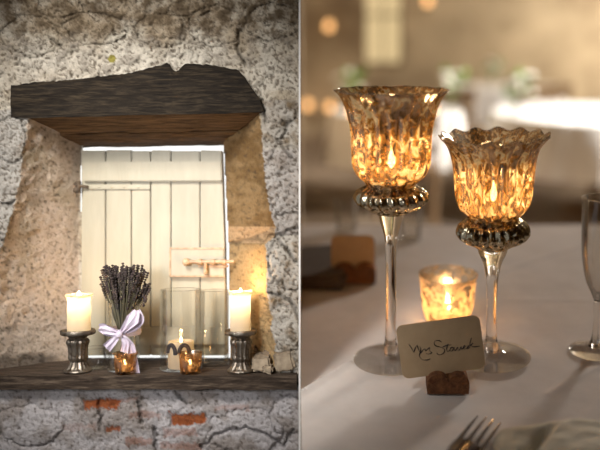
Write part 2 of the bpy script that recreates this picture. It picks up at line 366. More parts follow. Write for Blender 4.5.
def wall_point(px, py):
    p = Vector((px*.05, py*.05, 3.7))
    n1 = fb(p*.55, 3); n2 = fb(p*1.8+Vector((9, 0, 0)), 4); n3 = fb(p*6+Vector((0, 7, 0)), 3)
    # horizontal place between face and reveal
    t = 0; side = 0
    wob = 2.2*n2
    if 100 < py < 386:
        ol, il, orr, ir = interp(py, XO_L)+wob, interp(py, XI_L), interp(py, XO_R)+wob*1.3, interp(py, XI_R)
        if px > ol and px < il: t = (px-ol)/(il-ol); side = 1
        elif px > ir and px < orr: t = (orr-px)/(orr-ir); side = 2
        elif px >= il and px <= ir: t = 1; side = 3
    rough = (1-.68*(side == 1)-.4*(side == 2))*(.6 if py > 385 else 1)
    z = 1.2+(ZI+.012-1.2)*t**(.9)*min(1, (py-100)/12 if py > 100 else 0)
    z -= rough*(.0052*n1+.0036*n2+.0027*n3)
    crk_dark = 0
    if side != 1:
        for (cx, cy, a, b) in ST:
            q = ((px-cx)/a)**2+((py-cy)/b)**2+.35*n2
            if q < 1.25:
                z -= .0065*max(0, 1-q)**.5*(.4 if py < 60 else 1)
                if .95 < q < 1.1: crk_dark = max(crk_dark, .35)
        for a, b in CR:
            d = segd(px+2.5*n2+2*n3, py+3*n2, a, b)
            if d < 2.4: crk_dark = max(crk_dark, 1-d/2.4)
    z += .008*crk_dark
    if 20 < px < 250 and interp(px, TOPY)+4 < py < 113: z = max(z, 1.2)
    if py > 380: z -= .004*sstep(380, 400, py)
    if px < 64 and 352 < py < 376: crk_dark = max(crk_dark, .9*sstep(352, 358, py+3*n2)*sstep(64, 50, px))  # darkness of the gap at the left sill end, painted as colour
    if 384 < py < 392: crk_dark = max(crk_dark, .6)  # darker strip along the lower edge of the sill
    crk_dark *= .62 if py > 385 or px > 240 else .8
    # colour of the patch
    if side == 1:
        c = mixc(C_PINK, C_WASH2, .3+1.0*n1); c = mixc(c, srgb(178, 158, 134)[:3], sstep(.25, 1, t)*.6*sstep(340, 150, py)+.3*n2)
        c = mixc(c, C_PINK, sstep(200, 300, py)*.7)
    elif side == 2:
        c = mixc(C_TAN, srgb(126, 98, 62)[:3], .5+1.3*n2); c = mixc(c, srgb(206, 176, 130)[:3], sstep(230, 260, py)*.6)  # warmer, lighter tone lower down: candle glow painted into the reveal
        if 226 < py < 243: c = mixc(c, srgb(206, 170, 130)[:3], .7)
    else:
        c = mixc(C_WASH, C_WASH2, .4+1.5*n1)
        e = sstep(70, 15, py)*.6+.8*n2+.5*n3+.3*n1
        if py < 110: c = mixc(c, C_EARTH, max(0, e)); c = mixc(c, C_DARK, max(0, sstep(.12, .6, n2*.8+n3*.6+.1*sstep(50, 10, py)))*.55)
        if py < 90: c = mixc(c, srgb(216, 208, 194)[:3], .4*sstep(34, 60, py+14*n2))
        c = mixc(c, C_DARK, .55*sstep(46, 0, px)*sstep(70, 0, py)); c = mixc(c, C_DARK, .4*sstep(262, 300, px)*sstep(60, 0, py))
        if px < 40 and py > 110: c = mixc(c, C_GREY, .6); c = mixc(c, C_DARK, sstep(.1, .5, n3+.2*n2)*.5*sstep(200, 120, py))
        if px > 262 and py > 100: c = mixc(c, srgb(186, 180, 172)[:3], .6); c = mixc(c, C_EARTH, max(0, n2*1.2))
        if px > 262 and 150 < py < 235 : c = mixc(c, srgb(172, 164, 160)[:3], .5)
        if py > 385:
            c = mixc(srgb(206, 200, 200)[:3], srgb(170, 160, 154)[:3], .4+1.6*n1+.8*n2)
            for (x0, x1, y0, y1, s) in BR:
                xx, yy = px+3*n2, py+3.2*n3+2.5*n2
                dd = min(xx-x0, x1-xx, (yy-y0)*1.3, (y1-yy)*1.3)
                if dd > -1.5:
                    k = sstep(-1, 1.2, dd)*s; c = mixc(c, mixc(C_BRICK, srgb(150, 84, 52)[:3], .5+n3*1.4), k)
                    z += .0025*k if s > .8 else 0
                    if -1.5 < dd < -.2 and s > .8: crk_dark = max(crk_dark, .45)
    c = mixc(c, srgb(84, 70, 54)[:3], min(.75, max(0, -n3-.13)*2.6*(1 if side == 0 and py < 385 else .45)))  # pits darkened in the colour, as shade in the hollows
    if (px-112)**2+(py-59)**2 < 16: c = srgb(150, 140, 70)[:3]
    c = mixc(c, (.02, .015, .01), crk_dark*.85)
    return z, c
def build_wall():
    bm = bmesh.new()
    step = 1.1
    xs = [-70+i*step for i in range(int((371)/step)+1)]; xs = [x for x in xs if x < 299.4]+[299.4]
    ys = [-60+i*step for i in range(int(570/step)+1)]
    idx = {}; cols = []; 
    for j, y in enumerate(ys):
        for i, x in enumerate(xs):
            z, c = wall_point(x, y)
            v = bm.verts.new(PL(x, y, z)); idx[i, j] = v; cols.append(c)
    for j in range(len(ys)-1):
        for i in range(len(xs)-1):
            xm, ym = xs[i]+step/2, ys[j]+step/2
            if 112 < ym < 384 and interp(ym, XI_L)+(.9 if 165 < ym < 212 else 2.6) < xm < interp(ym, XI_R)+1.5: continue
            bm.faces.new((idx[i, j], idx[i+1, j], idx[i+1, j+1], idx[i, j+1]))
    me = bpy.data.meshes.new('wall_left'); bm.to_mesh(me); bm.free()
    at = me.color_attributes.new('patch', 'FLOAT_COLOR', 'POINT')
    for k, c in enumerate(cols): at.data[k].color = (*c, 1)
    me.materials.append(M['wall'])
    for p in me.polygons: p.use_smooth = True
    o = bpy.data.objects.new('wall_left', me); COL.objects.link(o); o.matrix_world = LM
    tag(o, kind='structure')
build_wall()
def strut(o): return tag(o, kind='structure')
# white edge of an added partition, the seam between the two halves
ang = math.atan((299.6-PX)/F)
MWP = LM @ Matrix.Rotation(-ang, 4, 'Z')
bm = bmesh.new(); box(bm, -.0015, .0015, 1.185, 1.2, -2.0, 2.3)
strut(obj('seam_edge', bm, M['part'], smooth=False, mw=MWP))
bm = bmesh.new(); box(bm, -.0014, .0014, 1.2, 12.5, -3.4, 4.5)
def slabyz(bm, pts):
    a = [bm.verts.new((-.0014, y, z)) for y, z in pts]; b = [bm.verts.new((.0014, y, z)) for y, z in pts]
    bm.faces.new(a[::-1]); bm.faces.new(b)
    for k in range(len(a)): bm.faces.new((a[k], a[(k+1) % len(a)], b[(k+1) % len(a)], b[k]))
# added slabs outside the view, blocking light between the two halves
slabyz(bm, [(-3.2, -2.0), (-.15, -2.0), (-.15, 3.2), (-3.2, 3.2)])
slabyz(bm, [(-.15, .04), (1.186, .32*1.186+.02), (1.186, 2.3), (-.15, 2.3)])
slabyz(bm, [(-.15, -.04), (-.15, -2.0), (1.186, -2.0), (1.186, -.32*1.186-.02)])
strut(obj('added_partition', bm, M['roomside'], smooth=False, mw=MWP))
# glowing panel for the daylight behind the shutter
bm = bmesh.new(); box(bm, PL(60, 0, 1.5).x, PL(262, 0, 1.5).x, 1.50, 1.505, -.40, .24)
strut(obj('sky_panel', bm, M['white_sky'], smooth=False, mw=LM))

def beam(name, label, xs, sec, mat, seg=7, namp=.0016, cat='beam', nsx=1.0):
    """sec(x) -> 4 corner points of the section as niche points (front top, front bottom, back bottom, back top)"""
    bm = bmesh.new(); rings = []
    for x in xs:
        c = sec(x); ring = []
        for k in range(4):
            a, b = c[k], c[(k+1) % 4]
            for s in range(seg):
                p = a.lerp(b, s/seg)
                q = Vector((p.x*12*nsx, p.y*60, p.z*60))
                p = p+Vector((0, fb(q), fb(q+Vector((5, 5, 5)))*.6))*namp*2
                ring.append(bm.verts.new(p))
        rings.append(ring)
    n = len(rings[0])
    for A, B in zip(rings, rings[1:]):
        for k in range(n): bm.faces.new((A[k], A[(k+1) % n], B[(k+1) % n], B[k]))
    bm.faces.new(rings[0]); bm.faces.new(rings[-1])
    return tag(obj(name, bm, mat, mw=LM), label, cat)
xs = [11+i*3 for i in range(85)]
beam('lintel_beam', 'broad dark oak lintel beam with ragged upper edge set in the plaster', xs,
     lambda x: (PL(x, interp(x, TOPY)+1.6*fb(Vector((x*.22, 1, 1)))+.8*fb(Vector((x*.7, 4, 1))), 1.192), PL(x, interp(x, BOTY), 1.196), PL(x, interp(x, BOTY)-1, 1.23), PL(x, interp(x, TOPY)+3, 1.23)), M['lintel'])
def soffit(f0, f1, b0, b1, top=6):
    """slanting underside: front edge f0-f1 = (x, y, Z), back edge b0-b1"""
    def sec(t):
        fx = PL(lerp(f0[0], f1[0], t), lerp(f0[1], f1[1], t), f0[2]); bx = PL(lerp(b0[0], b1[0], t), lerp(b0[1], b1[1], t), b0[2])
        return (fx+Vector((0, 0, .012)), fx, bx, Vector((bx.x, bx.y, fx.z+.012)))
    return sec
tt_ = [i/80 for i in range(81)]
beam('lintel_beam', 'middle brown lintel beam directly under the broad dark lintel face', tt_, soffit((27, 117.5, 1.2), (262, 112.5, 1.2), (64, 134, 1.262), (239, 130, 1.262)), M['soffit'], seg=10)
beam('lintel_beam', 'rear brown lintel beam just above the top of the cream shutter', tt_, soffit((60, 135.5, 1.278), (242, 131.5, 1.278), (79, 148, 1.335), (225, 145, 1.335)), M['soffit'], seg=10)
# sill plank
SZ = -(375.8-225)/F*1.175
xs = [-60+i*3 for i in range(120)]
def sillsec(x):
    w = 1.2*fb(Vector((x*.05, 2, 2)))
    x = min(x, 298.6)
    z0 = 1.175
    top = Vector((PL(x, 0, z0).x, z0+.001*w, SZ)); 
    bot = PL(x, 389.5+w*1.5, z0+.002)
    X = PL(x, 0, 1.335).x
    return (top, bot, Vector((X, 1.335, bot.z)), Vector((X, 1.335, SZ)))
beam('window_sill', 'long weathered dark oak sill plank carrying the candles and vases', xs, sillsec, M['sill'], namp=.0008, cat='sill')

# ---- shutter
def PS(px, py, Z=ZI): return PL(px, py, Z)
sh = thing('window_shutter', 'cream painted boarded wooden shutter closing the niche window', 'shutter', LM @ TL(*PL(151, 358, ZI)))
shI = TL(*PL(151, 358, ZI)).inverted()
def slab(bm, corners, Z, th, bev=.0012):
    """corners in pixels at depth Z, extruded back by th"""
    fr = [bm.verts.new(shI @ PL(x, y, Z)) for x, y in corners]
    bk = [bm.verts.new(shI @ (PL(x, y, Z)+Vector((0, th, 0)))) for x, y in corners]
    n = len(fr); fs = [bm.faces.new(fr), bm.faces.new(bk[::-1])]
    for k in range(n): fs.append(bm.faces.new((fr[k], bk[k], bk[(k+1) % n], fr[(k+1) % n])))
    if bev: bmesh.ops.bevel(bm, geom=list({e for f in fs for e in f.edges}), offset=bev, segments=2, affect='EDGES')
seams = [81, 105.6, 131.4, 150.6, 171, 200, None]
def rightx(y): return interp(y, [(148, 221.5), (250, 224.5), (358, 226.5)])
def topy(x): return 150.5+.6*math.sin(x*.3)
tops = [150.5, 150, 151, 150.3, 151, 150.2]
for i in range(6):
    bm = bmesh.new(); x0 = seams[i]; x1 = seams[i+1]
    g = .45
    if x1 is None: cs = [(x0+g, tops[i]), (rightx(150), tops[i]+.4), (rightx(250), 250), (rightx(357), 355.5), (x0+g, 355.5)]
    else: cs = [(x0+g, tops[i]), (x1-g, tops[i]), (x1-g, 355.5), (x0+g, 355.5)]
    slab(bm, cs, ZI+random.uniform(-.0004, .0004), .018)
    if i == 5:
        pass
    obj('board', bm, M['cream'], sh)
def bat(y0, y1, x0=82.5):
    bm = bmesh.new(); slab(bm, [(x0, y0), (rightx(y0)-.5, y0-.3), (rightx(y1)-.5, y1-.3), (x0, y1)], ZI-.009, .009, .0018)
    return obj('batten', bm, M['cream'], sh)
bat(161.5, 181.5); bat(327, 345.5, 133)
bm = bmesh.new(); slab(bm, [(82, 184.5), (150, 184.5), (150, 189.5), (82, 189.5)], ZI-.004, .004, .001)
for x in (87, 99, 112, 124, 138): blob(bm, shI @ PL(x, 187, ZI-.0045), .0025, (1, .5, 1))
hg = obj('strap_hinge', bm, M['cream'], sh)
bm = bmesh.new(); 
tube(bm, [shI @ PL(78.5, 181, ZI-.008), shI @ PL(78.5, 193, ZI-.008)], .0045, 10)
tube(bm, [shI @ PL(74, 183, ZI-.012), shI @ PL(79, 186, ZI-.009), shI @ PL(88, 187, ZI-.006)], .0028, 8)
blob(bm, shI @ PL(76, 190, ZI-.012), .006, (1, .7, 1.2))
obj('hinge_knuckle', bm, M['rust'], hg)
# latch board and sliding bolt
bm = bmesh.new(); slab(bm, [(170, 248.5), (rightx(250)-.3, 248.5), (rightx(270)-.3, 276), (170, 276)], ZI-.009, .009, .0015)
lb = obj('latch_board', bm, M['cream'], sh)
bm = bmesh.new()
for q in ([(169, 247.5), (224.3, 247.5), (224.3, 249.3), (169, 249.3)], [(169, 247.5), (170.8, 247.5), (170.8, 277), (169, 277)], [(169, 275.3), (225, 275.3), (225, 277), (169, 277)]):
    slab(bm, q, ZI-.0105, .003, .0004)
obj('edge_strip', bm, M['iron'], lb)
bm = bmesh.new(); zb = ZI-.018
tube(bm, [shI @ PL(184, 262, zb), shI @ PL(234, 261.6, zb)], .0034, 12)
lathe_r = [(183, .004), (184.5, .0068), (187, .0072), (189, .005), (190, .0036)]
tube(bm, [shI @ PL(x, 262, zb) for x, r in lathe_r], [r for x, r in lathe_r], 14)
for x in (200, 213, 224): tube(bm, [shI @ PL(x-2, 262, zb), shI @ PL(x+2, 262, zb)], .0055, 14)
bl = obj('sliding_bolt', bm, M['iron'], sh)
bm = bmesh.new(); tube(bm, [shI @ PL(205.5, 263, zb), shI @ PL(205.5, 272, zb+.001)], .003, 10); blob(bm, shI @ PL(205.5, 272.5, zb), .0045)
slab(bm, [(198, 265), (228, 265), (228, 267.5), (198, 267.5)], ZI-.012, .004, .0006)
obj('bolt_handle', bm, M['iron'], bl)

# ---- candle holders with pillar candles
def base_at(px, Zd): return Vector(((px-PX)/F*Zd, Zd, SZ))
def ph(y, Zd): return (-(y-PY)/F*Zd)-SZ            # height above the sill of a pixel row
def m_(n, Zd): return n/F*Zd
def candle_holder(px, label, h_top, w_plate, Zd=1.208):
    t = thing('candle_holder', label, 'candle holder', LM @ TL(*base_at(px, Zd)), 'mercury glass pillar candle holders on the sill')
    P = w_plate*.5
    H_ = ph(h_top, Zd); u = m_(1, Zd)
    body = smooth_prof([(11.5*u, 3.5*u), (9.5*u, 6*u), (8*u, 9*u), (7.4*u, 11*u), (9*u, 14*u), (8.6*u, 17*u), (9.2*u, H_-17*u), (10.5*u, H_-13*u), (10*u, H_-10*u), (8*u, H_-8.5*u), (9.5*u, H_-6.5*u), (P*.8*u, H_-5*u)], 3)
    bm = bmesh.new(); lathe(bm, body, 64, lambda th, i, r, z: (r*(1+.055*math.cos(14*th)), z))
    obj('stem', bm, M['pewter'], t)
    bm = bmesh.new(); lathe(bm, smooth_prof([(P*.78*u, H_-5.5*u), (P*.97*u, H_-4.5*u), (P*u, H_-2.5*u), (P*.98*u, H_-.6*u), (P*.9*u, H_), (P*.86*u, H_-.8*u), (P*.5*u, H_-1.4*u)], 3)+[(0, H_-1.4*u)], 64, lambda th, i, r, z: (r*(1+.012*math.cos(20*th)), z), caps=False)
    obj('plate', bm, M['pewter'], t)
    bm = bmesh.new(); lathe(bm, smooth_prof([(12.5*u, 0), (13.6*u, .8*u), (13.4*u, 2*u), (11.5*u, 3.6*u), (9*u, 4.4*u)], 3), 64, lambda th, i, r, z: (r*(1+.02*math.cos(16*th)), z))
    obj('foot', bm, M['pewter'], t)
    return t, H_-1.4*u
def pillar_candle(px, label, z0, ytop, hw, Zd=1.208, seed=0, glow=.3):
    u = m_(1, Zd); zt = ph(ytop, Zd)-z0; r = hw*u
    t = thing('pillar_candle', label, 'candle', LM @ TL(*(base_at(px, Zd)+Vector((0, 0, z0)))), 'lit ivory pillar candles on the sill')
    def mod(th, i, rr, z):
        k = sstep(zt*.6, zt, z)
        w = noise.noise(Vector((math.cos(th)*1.3+seed, math.sin(th)*1.3, 0)))
        drip = max(0, noise.noise(Vector((math.cos(th)*2.2+seed, math.sin(th)*2.2, 4))))
        rr2 = rr+(drip*.004+.0006)*sstep(zt*.72, zt*.93, z)*(rr > r*.7)
        return rr2, z+k*w*.0025
    bm = bmesh.new()
    prof = [(r*.93, 0), (r*.95, .001)]+[(r*(.95+.02*math.sin(k)), zt*k/14) for k in range(1, 14)]+[(r*1.1, zt*.97), (r*1.08, zt), (r*.98, zt*1.005), (r*.88, zt*.97), (r*.75, zt*.925), (r*.4, zt*.91), (0, zt*.91)]
    lathe(bm, prof, 48, mod, caps=False)
    bm.verts.ensure_lookup_table()
    obj('wax', bm, M['wax'], t)
    bm = bmesh.new(); tube(bm, [(0, 0, zt*.9), (.0005, 0, zt*.94), (.001, 0, zt*.97)], .0009, 6)
    obj('wick', bm, M['wick'], t)
    bm = bmesh.new(); zf = zt*.93
    lathe(bm, smooth_prof([(0, zf), (.003, zf+.0015), (.0034, zf+.004), (.0018, zf+.007), (0, zf+.010)], 3), 16, caps=False)
    obj('flame', bm, M['flame'], t)
    l = point('candle_light', (0, 0, zf+.014), glow, (1, .6, .25), .004); l.parent = t
    l = point('wax_glow', (0, 0, zt*.8), .05, (1, .8, .52), .006); l.parent = t          # added lamp inside the wax, standing in for scattered flame light
    return t
hl, z1 = candle_holder(78, 'mercury glass candle holder at left end of the sill', 329.5, 33)
pillar_candle(79, 'lit ivory pillar candle left of the lavender bouquet', z1, 294, 11.6, seed=1, glow=.17)
hr, z2 = candle_holder(241, 'mercury glass candle holder at right end of the sill beside rubble', 329.5, 32)
pillar_candle(240.5, 'lit ivory pillar candle under the iron bolt, right end of sill', z2, 291, 10.6, seed=5, glow=.42)

# ---- glass vases
def cyl_vase(name, label, px, Zd, y_top, hw, cat='vase', group=None, taper=1.0, mat=None, thick=1.1, basez=1.5, xoff=0):
    u = m_(1, Zd); Ht = ph(y_top, Zd); r = hw*u; rb = r*taper
    t = thing(name, label, cat, LM @ TL(*base_at(px, Zd)), group)
    bm = bmesh.new()
    lathe(bm, [(0, 0), (rb*.9, 0), (rb, .002), (r, Ht-.001), (r-thick*.5*u, Ht), (r-thick*u, Ht-.001), (rb-thick*u, basez*u+.002), (rb*.85, basez*u), (0, basez*u)], 64, caps=False)
    obj('glass_body', bm, mat or M['glass'], t)
    return t
big = cyl_vase('glass_cylinder', 'clear glass cylinder standing behind, half hidden by the taller front cylinder', 214.5, 1.268, 290, 14.5)
mid = cyl_vase('glass_cylinder', 'tall clear glass cylinder holding a candle jar, centre of sill', 181, 1.232, 289, 20.3)
lavv = cyl_vase('lavender_vase', 'clear glass cylinder vase holding the dried lavender and ribbon', 123.5, 1.225, 302, 15.6)
cyl_vase('glass_tumbler', 'small plain clear tumbler between left candle holder and lavender', 96, 1.232, 347, 11, cat='glass')
def tealight(label, px, Zd, y_top, hw, taper, flame=True, group='amber mercury glass tealight cups on the sill', e=.02):
    t = cyl_vase('tealight_cup', label, px, Zd, y_top, hw, cat='candle holder', group=group, taper=taper, mat=M['amber'], basez=2.5)
    u = m_(1, Zd)
    bm = bmesh.new(); lathe(bm, [(0, 3*u), (hw*.62*u, 3*u), (hw*.62*u, 9*u), (hw*.55*u, 9.4*u), (0, 9*u)], 32, caps=False)
    obj('tealight_wax', bm, M['wax'], t)
    bm = bmesh.new(); lathe(bm, smooth_prof([(0, 9.2*u), (.0022, 9.2*u+.003), (.0026, 9.2*u+.006), (0, 9.2*u+.014)], 3), 12, caps=False)
    obj('flame', bm, M['flame'], t)
    l = point('tealight_light', (0, 0, 9.2*u+.012), e, (1, .6, .26), .003); l.parent = t
    return t
tealight('amber mercury glass tealight cup in front of the lavender vase', 125.5, 1.193, 352, 11.5, .84)
tealight('amber mercury glass tealight cup in front of the tall glass cylinder', 190.5, 1.193, 352, 11.5, .84)
# candle jar inside the cylinder, with dark twig decoration
jar_z = 1.5*m_(1, 1.232)+.0002
t = thing('candle_jar', 'short candle jar with dark looped decoration inside the glass cylinder', 'candle', LM @ TL(*(base_at(181, 1.232)+Vector((0, 0, jar_z)))))
u = m_(1, 1.232)
bm = bmesh.new(); lathe(bm, [(0, 0), (12*u, 0), (12.6*u, 1*u), (12.6*u, 26*u), (11.6*u, 26.5*u), (11.2*u, 24*u), (0, 23.5*u)], 40, caps=False)
obj('wax_body', bm, M['wax'], t)
bm = bmesh.new()
for cx in (-6.2, 6.2):
    pts = [Vector(((cx+4.3*math.sin(a))*u, -math.sqrt(max(0, 13.4**2-(cx+4.3*math.sin(a))**2))*u, (16-8*math.cos(a))*u)) for a in [math.radians(q) for q in range(80, 281, 12)]]
    tube(bm, pts, 2.0*u, 7)
obj('twig_loops', bm, M['lav_head'], t)
bm = bmesh.new(); lathe(bm, smooth_prof([(0, 24*u), (.002, 24*u+.003), (.0022, 24*u+.006), (0, 24*u+.012)], 3), 12, caps=False)
obj('flame', bm, M['flame'], t)
l = point('jar_light', (0, 0, 24*u+.012), .03, (1, .6, .27), .003); l.parent = t

# ---- lavender bouquet
Zl = 1.225; u = m_(1, Zl); zb = 1.5*u+.0003
lav = thing('lavender_bouquet', 'bunch of dried dark lavender stems standing in the ribboned glass vase', 'flowers', LM @ TL(*(base_at(123.5, Zl)+Vector((0, 0, zb)))))
hd = []
stem_bm = bmesh.new(); head_bm = bmesh.new()
for k in range(125):
    a = random.uniform(0, 2*PI); q = math.sqrt(random.random())
    top = Vector((q*24.5*u*math.cos(a)+1.5*u, q*14*u*math.sin(a), (ph(random.uniform(266, 292)-3*(1-q), Zl)-zb)))
    a2 = a+PI*.12
    bot = Vector((q*9*u*math.cos(a2+PI), q*9*u*math.sin(a2+PI), .004+random.random()*.004))
    midp = Vector((q*6.5*u*math.cos(a), q*6.5*u*math.sin(a), ph(325, Zl)-zb))
    n = 9; pts = []
    for s in range(n):
        tt = s/(n-1); pts.append(bot*(1-tt)**2+midp*2*tt*(1-tt)*1.0+top*tt*tt)
    # keep the stems inside the glass
    for i, p in enumerate(pts):
        if p.z < ph(302, Zl)-zb:
            rr = math.hypot(p.x, p.y)
            if rr > 12.5*u: p.x *= 12.5*u/rr; p.y *= 12.5*u/rr
    tube(stem_bm, pts, .0009, 5)
    d = (pts[-1]-pts[-2]).normalized(); L = random.uniform(.016, .034)
    rot = d.to_track_quat('Z', 'Y').to_matrix()
    for s in range(int(L/.004)+1):
        c = pts[-1]-d*(s*.004)+Vector((random.uniform(-1, 1), random.uniform(-1, 1), 0))*.0006
        blob(head_bm, c, .0029*(1-.05*s), (1, 1, .8), 1, rot=rot, nz=.001)
    if k % 2: blob(head_bm, pts[-3]+Vector((random.uniform(-1, 1), 0, 0))*.001, .0022, (1, 1, 1.8), 1, rot=rot)
tag(obj('stems', stem_bm, M['lav_stem'], lav), kind='stuff'); tag(obj('flower_heads', head_bm, M['lav_head'], lav), kind='stuff')
bm = bmesh.new()
pts = [Vector((13*u, -.004, ph(315, Zl)-zb)), Vector((18*u, -.006, ph(306, Zl)-zb)), Vector((22*u, -.008, ph(300, Zl)-zb))]
for k in range(5): blob(bm, pts[2]+Vector((random.uniform(-3, 3)*u, 0, random.uniform(-5, 5)*u)), .0028, (1, 1, 1.3), 1)
tube(bm, [Vector((8*u, -.002, ph(300, Zl)-zb)), pts[1], pts[2], Vector((24*u, -.008, ph(296, Zl)-zb))], .0007, 5)
obj('stray_sprig', bm, M['lav_head'], lav)
# ---- ribbon
rb = thing('ribbon_bow', 'pale lilac organza ribbon tied in a bow around the lavender vase', 'ribbon', LM @ TL(*base_at(123.5, Zl)))
def rp(x, y, dy=0): 
    X = (x-123.5)*u; return Vector((X, -17*u-.001-dy, ph(y, Zl)))
def strip(bm, cen, wid, fold=.002):
    """ribbon along cen (px,py,depth offset) with width in px across"""
    rows = []
    n = len(cen)
    cc = smooth_prof3(cen, 5); ww = [interp(i/(len(cc)-1)*(n-1), list(enumerate(wid))) for i in range(len(cc))]
    for i, (x, y, d) in enumerate(cc):
        x2, y2, _ = cc[min(i+1, len(cc)-1)]; x1, y1, _ = cc[max(i-1, 0)]
        tx, ty = x2-x1, y2-y1; L = math.hypot(tx, ty) or 1; nx, ny = -ty/L, tx/L
        row = []
        for k in range(7):
            s = (k/6-.5)*ww[i]
            row.append(bm.verts.new(rp(x+nx*s, y+ny*s, d+fold*math.sin(k*1.9+i*.25))))
        rows.append(row)
    for A, B in zip(rows, rows[1:]):
        for k in range(6): bm.faces.new((A[k], A[k+1], B[k+1], B[k]))
def smooth_prof3(pts, sub):
    out = []; n = len(pts)
    for i in range(n-1):
        p0, p1, p2, p3 = pts[max(i-1, 0)], pts[i], pts[i+1], pts[min(i+2, n-1)]
        for s in range(sub):
            t = s/sub
            out.append(tuple(.5*((2*p1[k])+(-p0[k]+p2[k])*t+(2*p0[k]-5*p1[k]+4*p2[k]-p3[k])*t*t+(-p0[k]+3*p1[k]-3*p2[k]+p3[k])*t**3) for k in range(3)))
    out.append(tuple(pts[-1])); return out
for cen, wid in (([(127, 331, .004), (120, 328, .008), (112, 325, .009), (107, 325, .004)], [3, 7, 10, 7]),
                 ([(107, 325, .002), (113, 329, .001), (120, 331, .001), (127, 331, .003)], [7, 8, 5, 3]),
                 ([(127, 331, .004), (134, 324, .009), (141, 316, .011), (144, 308, .006)], [3, 8, 13, 6]),
                 ([(144, 308, .005), (147, 317, .003), (140, 324, .002), (127, 331, .003)], [6, 8, 9, 3])):
    bm = bmesh.new(); strip(bm, cen, wid); o = obj('bow_loop', bm, M['ribbon'], rb)
for cen, wid in (([(127, 332, .005), (121, 338, .006), (114, 345, .004)], [3, 8, 10]), ([(128, 332, .005), (133, 340, .005), (131, 349, .004)], [3, 8, 7]),
                 ([(129, 332, .004), (137, 343, .002), (140, 358, .001), (141, 373, -.004)], [3, 9, 8, 9])):
    bm = bmesh.new(); strip(bm, cen, wid); obj('ribbon_tail', bm, M['ribbon'], rb)
bm = bmesh.new(); blob(bm, rp(127, 331, .007), .006, (1, .8, 1), 2, nz=.002); obj('knot', bm, M['ribbon'], rb)
bm = bmesh.new(); zc = ph(331, Zl)
lathe(bm, [(16.2*u, zc-.006), (16.9*u, zc-.003), (16.6*u, zc), (16.9*u, zc+.003), (16.2*u, zc+.006)], 40, caps=False); obj('band', bm, M['ribbon'], rb)

# ---- rubble at the right end and left end of the sill
specs = [(262, 369, 8, 6, 1.21), (272, 362, 9, 6, 1.23), (285, 367, 8, 8, 1.205), (259, 358, 7, 5, 1.24), (279, 352, 9, 5, 1.24), (292, 358, 6, 5, 1.225), (268, 374, 5, 3, 1.195), (252, 352, 5, 5, 1.25)]
labs = ['flat grey rubble stone low beside the right candle holder', 'mid sized rubble stone in the heap right of the candle holder', 'largest blocky rubble stone at right edge of the sill',
        'small brown rubble stone wedged behind the right candle holder', 'topmost slab of the rubble heap on the sill', 'rounded rubble stone at far right under the wall', 'thin stone chip lying at the front of the rubble', 'little rubble stone half hidden behind right candle']
for (x, y, a, b, Zd), lb_ in zip(specs, labs):
    bm = bmesh.new(); c = PL(x, y, Zd); uu = m_(1, Zd)
    bmesh.ops.create_cube(bm, size=2, matrix=Matrix.Rotation(random.uniform(-.25, .25), 4, 'Y') @ Matrix.Diagonal((a*1.2*uu, 7.5*uu, b*1.25*uu, 1)))
    bmesh.ops.bevel(bm, geom=bm.edges[:], offset=2.2*uu, segments=2, affect='EDGES')
    bmesh.ops.subdivide_edges(bm, edges=bm.edges[:], cuts=2, use_grid_fill=True)
    for v in bm.verts: v.co += v.co.normalized()*2.2*uu*fb(v.co*70+Vector((x, y, 0)))
    zmin = min(v.co.z for v in bm.verts)
    if y > 360: c.z = SZ-zmin
    tag(obj('rubble_stone', bm, M['stone'], mw=LM @ TL(*c)), lb_, 'stone', 'rubble stones at the right end of the sill')

# ================================================================== RIGHT: THE DINING TABLE
def xe(y): return -.11165*(y*_c+H*_s)+.0022
def strip_table():
    bm = bmesh.new(); nx, ny = 300, 240
    x0, x1, y0, y1 = -.22, 1.5, .62, 2.15
    g = {}
    for j in range(ny+1):
        for i in range(nx+1):
            y = lerp(y0, y1, j/ny)
            x = lerp(xe(y), x1, i/nx); z = TABLE_Z+.0012*fb(Vector((x*3, y*3, 0)))+.0007*fb(Vector((x*13+y*5, y*9, 3)))
            for (a, b, w, h) in CREASE:
                d = segd(x, y, a, b); 
                if d < w*3: z += h*math.exp(-(d/w)**2)
            g[i, j] = bm.verts.new((x, y, z))
    for j in range(ny):
        for i in range(nx): bm.faces.new((g[i, j], g[i+1, j], g[i+1, j+1], g[i, j+1]))
    # hanging hem at the far side and the right side
    prev = None
    path = [g[i, ny] for i in range(nx+1)]+[g[nx, j] for j in range(ny-1, -1, -1)]
    for k, v in enumerate(path):
        c = v.co; off = .012*math.sin(k*.55)
        o = Vector((0, 1, 0)) if k <= nx else Vector((1, 0, 0))
        w1 = bm.verts.new(c+o*(.01)+Vector((0, 0, -.01))); w2 = bm.verts.new(c+o*(.03+off)+Vector((0, 0, -.35)))
        if prev: bm.faces.new((prev[0], v, w1, prev[1])); bm.faces.new((prev[1], w1, w2, prev[2]))
        prev = (v, w1, w2)
    return bm
def tt(px, py): q = T(px, py); return (q.x, q.y)
CREASE = [(tt(300, 395), tt(350, 364), .0055, .009), (tt(500, 272), tt(600, 240), 0.007, .004), (tt(380, 300), tt(600, 300), .008, .0012), (tt(548, 394), tt(600, 366), .006, .002)]
tag(obj('tablecloth', strip_table(), M['cloth']), 'off white linen tablecloth with faint creases on the nearest table', 'tablecloth')
tb = thing('dining_table', 'long dining table hidden beneath the creased white cloth', 'table', TL(.65, 1.4, 0))
bm = bmesh.new(); box(bm, -.72, .83, -.72, .72, .70, TABLE_Z-.006, .004); obj('table_top', bm, M['darkwood'], tb)
for sx in (-.62, .78):
    for sy in (-.65, .65):
        bm = bmesh.new(); box(bm, sx-.03, sx+.03, sy-.03, sy+.03, 0, .70, .004); obj('leg', bm, M['darkwood'], tb)

